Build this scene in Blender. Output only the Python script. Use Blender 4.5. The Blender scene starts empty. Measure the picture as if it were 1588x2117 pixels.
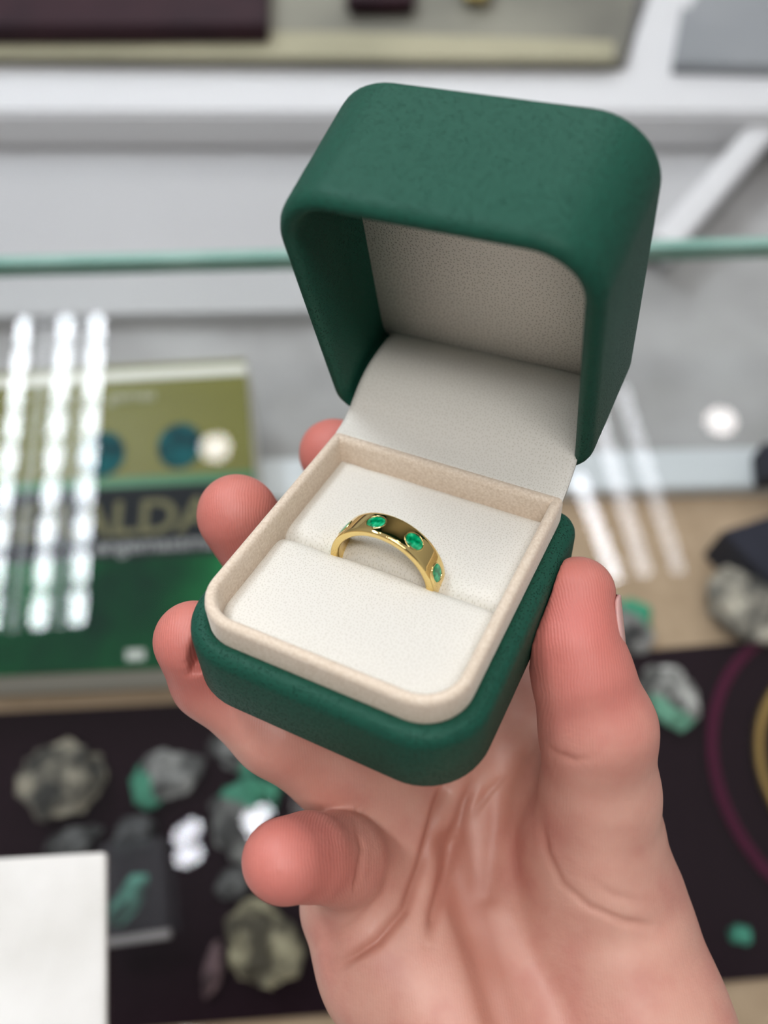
import bpy, bmesh, math, random
import numpy as np
from mathutils import Matrix, Vector, noise as mnoise

random.seed(7)
SC = bpy.context.scene
COL = SC.collection

# ------------------------------------------------------------------ camera
FPX = 1732.7                       # focal length in pixels of a 2117 px tall frame
CZ = 1.30                          # eye height of the phone camera (m)
def nrm(a):
    a = np.array(a, float); return a / np.linalg.norm(a)
DOWN = nrm((21, 876, 1733))        # gravity in the camera's x-right, y-down, z-forward axes
ZW = -DOWN
XW = nrm((1, -0.06, -(21 - 0.06 * 876) / 1733))
YW = np.cross(ZW, XW)
MW = np.stack([XW, YW, ZW])        # camera axes -> world axes
C0 = np.array([0, 0, CZ])
cam_d = bpy.data.cameras.new('camera'); cam = bpy.data.objects.new('camera', cam_d); COL.objects.link(cam)
SC.camera = cam
cr = Matrix([list(r) for r in (MW @ np.diag([1, -1, -1]))])
cam.matrix_world = Matrix.Translation((0, 0, CZ)) @ cr.to_4x4()
cam_d.sensor_fit = 'VERTICAL'; cam_d.sensor_height = 36; cam_d.lens = FPX / 2117 * 36
cam_d.clip_start = 0.01; cam_d.clip_end = 50
cam_d.dof.use_dof = True; cam_d.dof.focus_distance = 0.152
cam_d.dof.aperture_fstop = cam_d.lens / 3.9

def cam_pt(px, py, d):             # world point d metres in front of the lens
    return MW @ np.array([(px - 794) / FPX * d, (py - 1058.5) / FPX * d, d]) + C0
def at(px, py, z):                 # world point on the horizontal plane z
    r = MW @ np.array([(px - 794) / FPX, (py - 1058.5) / FPX, 1.0])
    k = (z - CZ) / r[2]
    return Vector((r[0] * k, r[1] * k, z))

# ------------------------------------------------------------------ world and light
SC.view_settings.view_transform = 'Standard'; SC.view_settings.look = 'None'
SC.view_settings.gamma = 1; SC.view_settings.use_curve_mapping = False
SC.view_settings.exposure = 0.0
try:
    SC.cycles.use_denoising = True
    SC.cycles.max_bounces = 8
    SC.cycles.sample_clamp_indirect = 4
except Exception: pass
w = bpy.data.worlds.new('shop_air'); SC.world = w; w.use_nodes = True
nt = w.node_tree; nt.nodes.clear()
wo = nt.nodes.new('ShaderNodeOutputWorld'); bg = nt.nodes.new('ShaderNodeBackground')
tc = nt.nodes.new('ShaderNodeTexCoord'); sx = nt.nodes.new('ShaderNodeSeparateXYZ'); rp = nt.nodes.new('ShaderNodeValToRGB')
nt.links.new(tc.outputs['Generated'], sx.inputs[0]); nt.links.new(sx.outputs['Z'], rp.inputs[0])
dp = nt.nodes.new('ShaderNodeVectorMath'); dp.operation = 'DOT_PRODUCT'; nt.links.new(tc.outputs['Generated'], dp.inputs[0]); dp.inputs[1].default_value = (0, -.5, .866)
mr_ = nt.nodes.new('ShaderNodeMapRange'); mr_.interpolation_type = 'SMOOTHSTEP'; nt.links.new(dp.outputs['Value'], mr_.inputs[0])   # dark patch added to the world, standing in for the unbuilt photographer and phone
for i_, v_ in ((1, .80), (2, .91), (3, 1.), (4, .10)): mr_.inputs[i_].default_value = v_
mm = nt.nodes.new('ShaderNodeVectorMath'); mm.operation = 'SCALE'; nt.links.new(rp.outputs[0], mm.inputs[0]); nt.links.new(mr_.outputs[0], mm.inputs['Scale'])
nt.links.new(mm.outputs[0], bg.inputs[0]); nt.links.new(bg.outputs[0], wo.inputs[0])
e_ = rp.color_ramp.elements.new(.45); e_.color = (.44, .435, .43, 1)
rp.color_ramp.elements[0].position = 0.0; rp.color_ramp.elements[0].color = (.30, .29, .285, 1)
rp.color_ramp.elements[2].position = .95; rp.color_ramp.elements[2].color = (.46, .465, .48, 1)
bg.inputs[1].default_value = 0.85
def area(name, loc, tgt, sx_, sy_, power, col=(1, 1, 1)):
    l = bpy.data.lights.new(name, 'AREA'); l.shape = 'RECTANGLE'; l.size = sx_; l.size_y = sy_; l.energy = power; l.color = col
    o = bpy.data.objects.new(name, l); COL.objects.link(o); o.location = loc
    o.rotation_euler = (Vector(tgt) - Vector(loc)).to_track_quat('-Z', 'Y').to_euler()
    return o
area('overhead_light', (0.05, 0.30, 2.6), (0, 0.30, 1.0), .42, 0.50, 3.0, (1, .985, .965))  # added fill light, set where its mirror image hides behind the box
area('overhead_light', (-0.05, -0.30, 2.6), (0, 0.05, 1.1), .8, 0.22, 10.5, (1, .985, .965))
area('overhead_light', (0.3, 2.3, 2.6), (0, 0.3, 1.0), 1.6, 0.5, 11, (.97, .985, 1))  # added far light that gives the lid top its sheen

# ------------------------------------------------------------------ node helpers
def mat(name, color=(.5, .5, .5), rough=.5, metal=0., **kw):
    m = bpy.data.materials.new(name); m.use_nodes = True
    b = m.node_tree.nodes['Principled BSDF']
    b.inputs['Base Color'].default_value = (*color, 1); b.inputs['Roughness'].default_value = rough; b.inputs['Metallic'].default_value = metal
    for k, v in kw.items():
        b.inputs[k.replace('_', ' ')].default_value = v
    return m
def N(m, t, **kw):
    n = m.node_tree.nodes.new(t)
    for k, v in kw.items():
        if hasattr(n, k): setattr(n, k, v)
        else: n.inputs[k.replace('_', ' ')].default_value = v
    return n
def lk(m, a, b): m.node_tree.links.new(a, b)
def P(m): return m.node_tree.nodes['Principled BSDF']
def objco(m): return N(m, 'ShaderNodeTexCoord').outputs['Object']
def add_bump(m, h, strength, dist):
    b = N(m, 'ShaderNodeBump'); b.inputs['Strength'].default_value = strength; b.inputs['Distance'].default_value = dist
    lk(m, h, b.inputs['Height']); lk(m, b.outputs[0], P(m).inputs['Normal']); return b
def ramp(m, src, stops):
    r = N(m, 'ShaderNodeValToRGB'); e = r.color_ramp.elements
    while len(e) < len(stops): e.new(.5)
    for i, (p, c) in enumerate(stops): e[i].position = p; e[i].color = (*c, 1) if len(c) == 3 else c
    lk(m, src, r.inputs[0]); return r
def noise_mat(name, stops, scale, rough=.8, detail=4., bump=None, kind='ShaderNodeTexNoise'):
    m = mat(name, rough=rough); P(m).inputs['Specular IOR Level'].default_value = .2; n = N(m, kind); n.inputs['Scale'].default_value = scale
    if 'Detail' in n.inputs: n.inputs['Detail'].default_value = detail
    lk(m, objco(m), n.inputs['Vector'])
    r = ramp(m, n.outputs['Fac'] if 'Fac' in n.outputs else n.outputs[0], stops); lk(m, r.outputs[0], P(m).inputs['Base Color'])
    if bump: add_bump(m, n.outputs['Fac'] if 'Fac' in n.outputs else n.outputs[0], bump[0], bump[1])
    return m

def leather(name, base, pit, rough, pits=2100, strength=.35, pitmix=.5, flat=False):
    m = mat(name, base, rough); P(m).inputs['Specular IOR Level'].default_value = .16
    co = objco(m)
    no = N(m, 'ShaderNodeTexNoise'); no.inputs['Scale'].default_value = 500; lk(m, co, no.inputs['Vector'])
    mx = N(m, 'ShaderNodeVectorMath', operation='MULTIPLY_ADD'); lk(m, no.outputs['Color'], mx.inputs[0]); mx.inputs[1].default_value = ((.00015,) * 3) if flat else ((.0004,) * 3); lk(m, co, mx.inputs[2])
    v = N(m, 'ShaderNodeTexVoronoi'); v.inputs['Scale'].default_value = pits; v.voronoi_dimensions = '2D' if flat else '3D'; v.inputs['Randomness'].default_value = .8; lk(m, mx.outputs[0], v.inputs['Vector'])
    r = ramp(m, v.outputs['Distance'], [(.12, (0, 0, 0)), (.26 if flat else .36, (1, 1, 1))])
    n2 = N(m, 'ShaderNodeTexNoise'); n2.inputs['Scale'].default_value = 1500; n2.inputs['Detail'].default_value = 3; lk(m, co, n2.inputs['Vector'])
    ad = N(m, 'ShaderNodeMath', operation='MULTIPLY_ADD'); lk(m, n2.outputs['Fac'], ad.inputs[0]); ad.inputs[1].default_value = .9; lk(m, r.outputs[0], ad.inputs[2])
    add_bump(m, ad.outputs[0], strength, .00012)
    mc = N(m, 'ShaderNodeMix', data_type='RGBA'); mc.inputs['A'].default_value = (*pit, 1); mc.inputs['B'].default_value = (*base, 1)
    mr = N(m, 'ShaderNodeMapRange'); lk(m, r.outputs[0], mr.inputs[0]); mr.inputs['To Min'].default_value = 1 - pitmix
    lk(m, mr.outputs[0], mc.inputs['Factor']); lk(m, mc.outputs['Result'], P(m).inputs['Base Color'])
    return m

M_green = leather('green_leather', (.012, .078, .051), (.003, .026, .017), .50, 2100, .9, .9)
M_white = leather('ivory_leather', (.76, .73, .67), (.52, .48, .40), .50, 1750, .30, .5, True)
M_velvet = noise_mat('cream_velvet', [(.3, (.66, .53, .41)), (.7, (.82, .70, .58))], 2300, .95, 5, (.45, .0002))
P(M_velvet).inputs['Sheen Weight'].default_value = .5; P(M_velvet).inputs['Sheen Roughness'].default_value = .4
P(M_velvet).inputs['Sheen Tint'].default_value = (1, .95, .88, 1)
M_gold = mat('polished_gold', (.90, .68, .28), .06, 1.0)
M_emer = mat('emerald', (.0, .32, .12), .06, 0, Specular_IOR_Level=.8)
_n = N(M_emer, 'ShaderNodeTexNoise'); _n.inputs['Scale'].default_value = 900; lk(M_emer, objco(M_emer), _n.inputs['Vector'])
lk(M_emer, ramp(M_emer, _n.outputs['Fac'], [(.35, (.0, .14, .05)), (.55, (.0, .36, .14)), (.72, (.05, .62, .32))]).outputs[0], P(M_emer).inputs['Base Color'])

# ------------------------------------------------------------------ mesh helpers
def mk(name, verts, faces, m, parent=None, smooth=True, mw=None):
    me = bpy.data.meshes.new(name); me.from_pydata([tuple(v) for v in verts], [], faces); me.validate(); me.update()
    bm = bmesh.new(); bm.from_mesh(me); bmesh.ops.recalc_face_normals(bm, faces=bm.faces); bm.to_mesh(me); bm.free()
    for p in me.polygons: p.use_smooth = smooth
    o = bpy.data.objects.new(name, me); COL.objects.link(o); me.materials.append(m)
    if parent is not None: o.parent = parent
    if mw is not None: o.matrix_local = mw
    return o
def tag(o, label=None, cat=None, group=None, kind=None):
    if label: o['label'] = label
    if cat: o['category'] = cat
    if group: o['group'] = group
    if kind: o['kind'] = kind
    return o
def empty(name, loc=(0, 0, 0)):
    o = bpy.data.objects.new(name, None); COL.objects.link(o); o.location = loc; o.empty_display_size = .01; return o
def from_bm(name, bm, m, parent=None, smooth=False):
    me = bpy.data.meshes.new(name); bmesh.ops.recalc_face_normals(bm, faces=bm.faces); bm.to_mesh(me); bm.free()
    for p in me.polygons: p.use_smooth = smooth
    me.materials.append(m); o = bpy.data.objects.new(name, me); COL.objects.link(o)
    if parent is not None: o.parent = parent
    return o
def slab(name, pts, z0, z1, m, parent=None, bevel=0., org=None):   # polygon prism between two heights
    bm = bmesh.new(); n = len(pts); ox, oy, oz = org if org else (0, 0, 0)
    lo = [bm.verts.new((p[0] - ox, p[1] - oy, z0 - oz)) for p in pts]; hi = [bm.verts.new((p[0] - ox, p[1] - oy, z1 - oz)) for p in pts]
    bm.faces.new(lo[::-1]); bm.faces.new(hi)
    for i in range(n): bm.faces.new((lo[i], lo[(i + 1) % n], hi[(i + 1) % n], hi[i]))
    if bevel: bmesh.ops.bevel(bm, geom=list(bm.edges), offset=bevel, segments=2, affect='EDGES')
    o = from_bm(name, bm, m, parent)
    if org: o.location = org
    return o
def beam(name, a, b, wd, ht, m, parent=None):                      # square bar between two points
    a, b = Vector(a), Vector(b); d = (b - a); L = d.length
    bm = bmesh.new(); bmesh.ops.create_cube(bm, size=1, matrix=Matrix.Diagonal((wd, L, ht, 1)))
    bmesh.ops.bevel(bm, geom=list(bm.edges), offset=min(wd, ht) * .12, segments=2, affect='EDGES')
    up = Vector((0, 0, 1)); y = d.normalized(); x = y.cross(up)
    if x.length < 1e-3: x = Vector((1, 0, 0))
    x.normalize(); z = x.cross(y)
    R = Matrix((x, y, z)).transposed().to_4x4()
    bm.transform(R)
    o = from_bm(name, bm, m, parent); o.location = (a + b) / 2
    return o

# ================================================================== THE SETTING
ZG, ZD = 1.00, 0.82        # counter glass, display deck
M_floor = noise_mat('grey_mottled_board', [(.30, (.25, .245, .235)), (.5, (.36, .355, .35)), (.72, (.46, .46, .455))], 9, .7, 3)
M_beige = noise_mat('beige_board', [(.3, (.40, .285, .185)), (.7, (.48, .35, .235))], 60, .8, 4)
M_wpaint = noise_mat('white_paint', [(.3, (.66, .66, .67)), (.7, (.71, .71, .72))], 3, .45, 2)
M_panel = noise_mat('pale_grey_panel', [(.3, (.42, .42, .425)), (.7, (.50, .50, .505))], 2.2, .35, 2)
M_rail = noise_mat('pale_blue_rail', [(.3, (.50, .54, .56)), (.7, (.62, .65, .67))], 6, .3, 2)
M_aub = noise_mat('aubergine_velvet', [(.3, (.010, .0035, .006)), (.7, (.015, .006, .010))], 400, .9, 4); P(M_aub).inputs['Specular IOR Level'].default_value = .08

def quad(name, pxs, z, m, th=.006):
    return slab(name, [at(x, y, z) for x, y in pxs], z - th, z, m)
floor = quad('floor', [(-900, -1200), (2600, -1300), (2300, 3400), (-700, 3400)], ZD - .02, M_floor)
tag(floor, kind='structure')
deck = slab('trim_1', [at(-420, 1040, ZD), at(2200, 985, ZD), at(2300, 3100, ZD), at(-420, 3100, ZD)], ZD - .018, ZD, M_beige)
tag(deck, kind='structure')

# glass counter top
m = bpy.data.materials.new('clear_glass'); m.use_nodes = True; M_glass = m
for n in list(m.node_tree.nodes):
    if n.type != 'OUTPUT_MATERIAL': m.node_tree.nodes.remove(n)
out = [n for n in m.node_tree.nodes if n.type == 'OUTPUT_MATERIAL'][0]
tr = N(m, 'ShaderNodeBsdfTransparent'); tr.inputs[0].default_value = (.97, .985, .975, 1)
gl = N(m, 'ShaderNodeBsdfGlossy'); gl.inputs['Roughness'].default_value = .0
fr = N(m, 'ShaderNodeFresnel'); fr.inputs[0].default_value = 1.40
mx = N(m, 'ShaderNodeMixShader'); lk(m, fr.outputs[0], mx.inputs[0]); lk(m, tr.outputs[0], mx.inputs[1]); lk(m, gl.outputs[0], mx.inputs[2]); lk(m, mx.outputs[0], out.inputs[0])
M_gedge = noise_mat('green_glass_edge', [(.3, (.20, .38, .32)), (.7, (.32, .50, .44))], 20, .15, 2)
gA, gB = at(-500, 560, ZG), at(2300, 490, ZG)
gC, gD = at(2300, 3300, ZG), at(-500, 3300, ZG)
top = empty('glass_counter_top', (0, .1, ZG)); tag(top, 'large clear glass counter top whose far edge shows green behind the open ring box', 'glass')
pane = mk('pane', [gD - top.location, gC - top.location, gB - top.location, gA - top.location], [(0, 1, 2, 3)], M_glass, top, False)
def edge_strip(name, a, b, th, m, parent):
    o = beam(name, a, b, .006, th, m); o.parent = parent; o.matrix_parent_inverse = Matrix.Translation(-Vector(parent.location)); return o
edge_strip('polished_edge', gA + Vector((0, 0.003, -.0045)), gB + Vector((0, .003, -.0045)), .009, M_gedge, top)

# white frame beyond the glass
zb = .85
frame = empty('white_display_frame', at(700, 180, zb)); tag(frame, 'white metal display frame with rail, upright post and slanting brace behind the counter', 'frame')
def fpart(o): o.parent = frame; o.matrix_parent_inverse = Matrix.Translation(-Vector(frame.location)); return o
zp = ZD - .005
bpan = slab('trim_2', [at(-900, 225, zp), at(1560, 225, zp), at(1345, 520, zp), at(760, 640, zp), at(-900, 668, zp)], ZD - .02, zp, M_panel); tag(bpan, kind='structure')
rl = slab('rail', [at(-700, 118, zb), at(2300, 150, zb), at(2300, 236, zb), at(-700, 232, zb)], zb - .034, zb, M_wpaint, None, .003); fpart(rl)
fpart(beam('post', at(1312, 235, zb - .02), at(1405, -40, zb + .0) + Vector((0, 0, 0.01)), .038, .02, M_wpaint))
fpart(beam('brace', at(1700, 130, zb - .022), at(1365, 520, zb - .022), .021, .02, M_wpaint))

# far shelf above the rail
M_far = noise_mat('olive_grey_shelf', [(.35, (.16, .155, .13)), (.65, (.28, .27, .22))], 6, .5, 3)
zf = .86
fs = slab('trim_3', [at(-800, 108, zf), at(1290, 122, zf), at(1370, -300, zf), at(-800, -300, zf)], zf - .01, zf, M_far); tag(fs, kind='structure')
M_fstrip = noise_mat('pale_olive_edge', [(.3, (.34, .32, .22)), (.7, (.42, .39, .27))], 12, .5, 3)
fe = slab('trim_4', [at(-800, 66, zf + .004), at(700, 66, zf + .004), at(1270, 84, zf + .004), at(1270, 122, zf + .004), at(-800, 106, zf + .004)], zf, zf + .004, M_fstrip); tag(fe, kind='structure')
M_far2 = noise_mat('blue_grey_board', [(.3, (.22, .235, .25)), (.7, (.32, .33, .34))], 8, .6, 3)
f2 = slab('trim_5', [at(1395, 130, zf), at(2200, 150, zf), at(2200, -300, zf), at(1450, -300, zf)], zf - .01, zf, M_far2); tag(f2, kind='structure')
M_burg = noise_mat('dark_burgundy_box', [(.3, (.020, .007, .012)), (.7, (.035, .012, .018))], 30, .5, 3)
t = slab('jewellery_tray', [at(-500, 58, zf + .02), at(552, 52, zf + .02), at(556, -160, zf + .02), at(-500, -160, zf + .02)], zf + .004, zf + .02, M_burg, None, .002, tuple(at(100, 0, zf)))
tag(t, 'dark burgundy jewellery tray on the far shelf at the upper left', 'tray')
t = slab('jewellery_tray', [at(716, 3, zf + .015), at(856, 2, zf + .015), at(870, -120, zf + .015), at(712, -120, zf + .015)], zf + .004, zf + .015, M_burg, None, .002, tuple(at(790, -50, zf)))
tag(t, 'small dark tray just showing at the top edge left of the gold brooch', 'tray')
M_bro = mat('dull_gold', (.55, .43, .17), .35, .8)
def blob(name, c, rx, ry, rz, m, seed=0, rough=.25, sub=3, parent=None, rotz=0., flat=True, freq=2.2):
    bm = bmesh.new(); bmesh.ops.create_icosphere(bm, subdivisions=sub, radius=1)
    for v in bm.verts:
        n_ = v.co.normalized(); q_ = n_ * freq * .6 + Vector((seed * 3.7, seed, 1.3)); d = mnoise.noise(q_) * rough * 1.3 + mnoise.noise(q_ * 2.7) * rough * .55 + mnoise.noise(q_ * 7) * rough * .22
        v.co = n_ * (1 + d - rough * .25)
        v.co = Vector((v.co.x * rx, v.co.y * ry, max(v.co.z, -.75) * rz))
    bm.transform(Matrix.Rotation(rotz, 4, 'Z'))
    zmin = min(v.co.z for v in bm.verts)
    for v in bm.verts: v.co.z -= zmin
    o = from_bm(name, bm, m, parent, not flat); o.location = c; return o
b = blob('brooch', at(988, -12, zf + .004), .014, .017, .008, M_bro, 5, .3, 3); tag(b, 'gold brooch at the top edge on the far shelf', 'brooch')

# pale rail behind the book and beside the lid
rr = slab('trim_6', [at(-420, 1010, ZD + .012), at(560, 950, ZD + .012), at(2200, 905, ZD + .012), at(2200, 990, ZD + .012), at(560, 1030, ZD + .012), at(-420, 1085, ZD + .012)], ZD - .018, ZD + .012, M_rail, None, .002); tag(rr, kind='structure')

# ---------------------------------------------------------------- velvet board with the specimens
zt = ZD + .004
tb = slab('velvet_board', [at(-420, 1492, zt), at(400, 1452, zt), at(1360, 1342, zt), at(2200, 1265, zt), at(2200, 1900, zt), at(1590, 2022, zt), at(1000, 2072, zt), at(-420, 2185, zt)], ZD, zt, M_aub, None, .001, tuple(at(794, 1750, ZD)))
tag(tb, 'dark aubergine velvet board carrying the rough stones under the glass', 'board')

def stone_mat(name, a, b, g, gdir, gth, scale=62):
    m = mat(name, rough=.75); co = objco(m)
    n = N(m, 'ShaderNodeTexNoise'); n.inputs['Scale'].default_value = scale; n.inputs['Detail'].default_value = 6; lk(m, co, n.inputs['Vector'])
    r = ramp(m, n.outputs['Fac'], [(.40, tuple(.45 * c for c in a)), (.50, tuple(.5 * (p + q) for p, q in zip(a, b))), (.62, tuple(1.25 * c for c in b))])
    d = N(m, 'ShaderNodeVectorMath', operation='DOT_PRODUCT'); lk(m, co, d.inputs[0]); d.inputs[1].default_value = (gdir[0] * 60, gdir[1] * 60, 0)
    ad = N(m, 'ShaderNodeMath', operation='MULTIPLY_ADD'); lk(m, n.outputs['Fac'], ad.inputs[0]); ad.inputs[1].default_value = 1.2; lk(m, d.outputs['Value'], ad.inputs[2])
    r2 = ramp(m, ad.outputs[0], [(gth, (0, 0, 0)), (min(gth + .35, 1), (1, 1, 1))])
    mc = N(m, 'ShaderNodeMix', data_type='RGBA'); lk(m, r2.outputs[0], mc.inputs['Factor']); lk(m, r.outputs[0], mc.inputs['A']); mc.inputs['B'].default_value = (*g, 1)
    lk(m, mc.outputs['Result'], P(m).inputs['Base Color']); add_bump(m, n.outputs['Fac'], .6, .002); return m
GRN = (.05, .23, .15)
def psize(px, py, wpx, hpx, z):
    a, b = at(px - wpx / 2, py, z), at(px + wpx / 2, py, z); c, d = at(px, py - hpx / 2, z), at(px, py + hpx / 2, z)
    return (b - a).length / 2, (d - c).length / 2
def stone(px, py, wpx, hpx, hz, a, b, g, gdir, gth, label, seed, rot=0., rough=.28, z=zt, name='rough_stone', grp=None):
    rx, ry = psize(px, py, wpx, hpx, z + hz * .5); c = at(px, py, z + hz * .5); c.z = z
    o = blob(name, c, rx, ry, hz / 1.9, stone_mat('stone_%d' % seed, a, b, g, gdir, gth), seed, rough, 4, None, rot)
    tag(o, label, 'stone', grp); return o
G1, G2 = (.05, .05, .048), (.22, .215, .20)
stone(122, 1612, 180, 165, .024, (.05, .048, .042), (.25, .225, .175), GRN, (-.1, -1), 1.0, 'grey-brown rough stone with a dark hollow, leftmost on the velvet board', 1)
stone(338, 1605, 150, 105, .018, (.09, .09, .09), (.26, .26, .255), GRN, (-.9, -.5), .97, 'grey rough stone with a green lower-left tip, right of the brown one', 2, .35)
stone(492, 1548, 130, 90, .016, (.09, .09, .09), (.25, .25, .25), GRN, (.8, -.5), .95, 'grey-green rough stone half hidden behind the ring finger', 3, -.5)
stone(492, 1690, 120, 170, .022, (.09, .09, .09), (.26, .26, .25), GRN, (.3, 1), .95, 'tall grey rough stone topped with green crystals above the little fingertip', 4, .2)
stone(545, 1640, 70, 70, .02, (.02, .16, .09), (.08, .34, .22), GRN, (0, 1), .9, 'green crystal cluster leaning against the tall grey stone', 14, 0, .35)
stone(150, 1738, 110, 54, .012, (.06, .06, .06), (.17, .17, .17), GRN, (-1, 0), 1.4, 'small dim grey stone just above the white card', 5, .2)
stone(482, 1825, 80, 60, .012, (.06, .06, .06), (.16, .16, .16), GRN, (-1, 0), 1.4, 'small dim grey stone left of the little fingertip', 6, .5)
stone(545, 1955, 150, 195, .028, (.13, .11, .07), (.33, .30, .20), (.22, .32, .06), (1, -.7), 1.0, 'tan rough stone with a yellow-green patch below the little finger', 7, .1)
stone(676, 1668, 44, 44, .01, (.0, .12, .04), (.02, .26, .1), GRN, (0, 0), 1.4, 'small bright green stone peeking out above the little finger', 8)
stone(1388, 1440, 115, 140, .022, (.18, .18, .17), (.50, .49, .47), (.16, .40, .28), (-.6, -.9), .93, 'pale grey and white stone with mint green base right of the thumb knuckle', 9)
stone(1532, 1932, 50, 42, .008, (.02, .20, .13), (.10, .42, .30), GRN, (0, 0), 1.4, 'tiny green stone alone on the velvet at the lower right', 10)
stone(440, 2000, 44, 110, .012, (.10, .05, .06), (.20, .13, .14), GRN, (0, 0), 1.4, 'narrow pinkish-grey shard imitating a reflection, left of the tan stone', 11, -.2)  # stone mesh put in for a small pinkish reflection
stone(1300, 1290, 110, 110, .018, (.02, .02, .022), (.30, .29, .28), (.03, .30, .17), (.6, .8), .82, 'dark stone with a green streak on the beige board beside the thumbnail', 12, 0, .28, ZD)
stone(1550, 1245, 150, 150, .035, (.17, .16, .14), (.44, .40, .33), (.48, .36, .24), (-.2, 1), 1.0, 'tan and grey rock in front of the navy box at the right edge', 13, .2, .25, ZD)

# navy boxes at the right edge
M_navy = noise_mat('navy_card', [(.3, (.014, .015, .026)), (.7, (.022, .023, .038))], 30, .7, 3)
zn = ZD + .035
n1 = slab('navy_box', [at(1492, 1098, zn), at(1610, 1060, zn), at(1780, 1190, zn), at(1640, 1250, zn)], ZD, zn, M_navy, None, .001, tuple(at(1590, 1150, ZD))); tag(n1, 'navy card box standing on the beige board above the tan rock', 'box')
n2 = slab('navy_box', [at(1575, 915, ZD + .03), at(1700, 905, ZD + .03), at(1700, 975, ZD + .03), at(1582, 985, ZD + .03)], ZD + .012, ZD + .03, M_navy, None, .001, tuple(at(1630, 945, ZD + .012))); tag(n2, 'dark navy corner of a box on the pale rail at the right edge', 'box')

# clear acrylic block with a crystal
ac = empty('acrylic_block', at(285, 1830, zt)); tag(ac, 'clear acrylic block with pale lower edge partly behind the white card', 'block')
bx = [at(205, 1745, zt + .022), at(335, 1730, zt + .022), at(350, 1925, zt + .022), at(212, 1945, zt + .022)]
def inpar(o, p): o.parent = p; o.matrix_parent_inverse = Matrix.Translation(-Vector(p.location)); return o
M_acry = bpy.data.materials.new('acrylic'); M_acry.use_nodes = True
for n in list(M_acry.node_tree.nodes):
    if n.type != 'OUTPUT_MATERIAL': M_acry.node_tree.nodes.remove(n)
o_ = [n for n in M_acry.node_tree.nodes if n.type == 'OUTPUT_MATERIAL'][0]
tr = N(M_acry, 'ShaderNodeBsdfTransparent'); tr.inputs[0].default_value = (.95, .97, .97, 1); gl = N(M_acry, 'ShaderNodeBsdfPrincipled'); gl.inputs['Base Color'].default_value = (.5, .5, .55, 1); gl.inputs['Roughness'].default_value = .2
mx = N(M_acry, 'ShaderNodeMixShader'); mx.inputs[0].default_value = .09; lk(M_acry, tr.outputs[0], mx.inputs[1]); lk(M_acry, gl.outputs[0], mx.inputs[2]); lk(M_acry, mx.outputs[0], o_.inputs[0])
inpar(slab('block', bx, zt, zt + .022, M_acry, None, .001), ac)
M_pale = mat('frosted_edge', (.34, .31, .31), .5)
inpar(beam('frosted_edge', bx[3] + Vector((0, -.001, -.003)), bx[2] + Vector((0, -.001, -.003)), .004, .006, M_pale), ac)
rx, ry = psize(265, 1850, 60, 130, zt + .01)
c = at(262, 1862, zt + .008)
cs = blob('crystal', (c.x, c.y, zt + .002), rx * .9, ry, .007, stone_mat('crystal_green', (.03, .17, .12), (.12, .38, .29), GRN, (0, 0), 1.4), 22, .25, 3, None, -.6); tag(cs, 'green crystal set inside the clear acrylic block', 'crystal')
stone(275, 1722, 90, 70, .016, (.045, .045, .047), (.12, .12, .125), GRN, (0, 0), 1.4, 'dark grey stone behind the acrylic block', 15, .3)

# white card in the lower left
zc_ = ZG + .004
M_card = noise_mat('white_card', [(.35, (.72, .70, .66)), (.65, (.84, .82, .79))], 25, .6, 4)
cd = slab('white_card', [at(-260, 1790, zc_), at(217, 1762, zc_), at(217, 2300, zc_), at(-260, 2330, zc_)], ZG + .0005, zc_, M_card, None, .0006, tuple(at(0, 2000, ZG + .0005)))
tag(cd, 'plain white card lying on the counter glass in the lower left corner', 'card')

# ---------------------------------------------------------------- necklace display
M_wine = noise_mat('wine_velvet', [(.3, (.060, .003, .022)), (.7, (.085, .005, .032))], 300, .9, 3)
nd_c = at(1790, 1590, zt); nd = empty('necklace_stand', nd_c); tag(nd, 'round aubergine necklace stand with a wine red rim at the right edge', 'stand')
def ringmesh(name, R, r, m, parent, sx=1., sy=1., z=0., n=64, k=10):
    vs, fs_ = [], []
    for i in range(n):
        a = 2 * math.pi * i / n
        for j in range(k):
            b_ = 2 * math.pi * j / k; q = R + r * math.cos(b_); vs.append((q * math.cos(a) * sx, q * math.sin(a) * sy, z + r * math.sin(b_)))
    for i in range(n):
        for j in range(k): fs_.append((i * k + j, ((i + 1) % n) * k + j, ((i + 1) % n) * k + (j + 1) % k, i * k + (j + 1) % k))
    return mk(name, vs, fs_, m, parent)
Rn = (at(1468, 1600, zt) - nd_c).length
bm = bmesh.new(); bmesh.ops.create_cone(bm, cap_ends=True, segments=64, radius1=Rn, radius2=Rn * .97, depth=.004, matrix=Matrix.Translation((0, 0, .002)))
from_bm('cushion', bm, M_aub, nd)
ringmesh('rim', Rn * .985, .003, M_wine, nd, 1, 1, .004)
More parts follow.
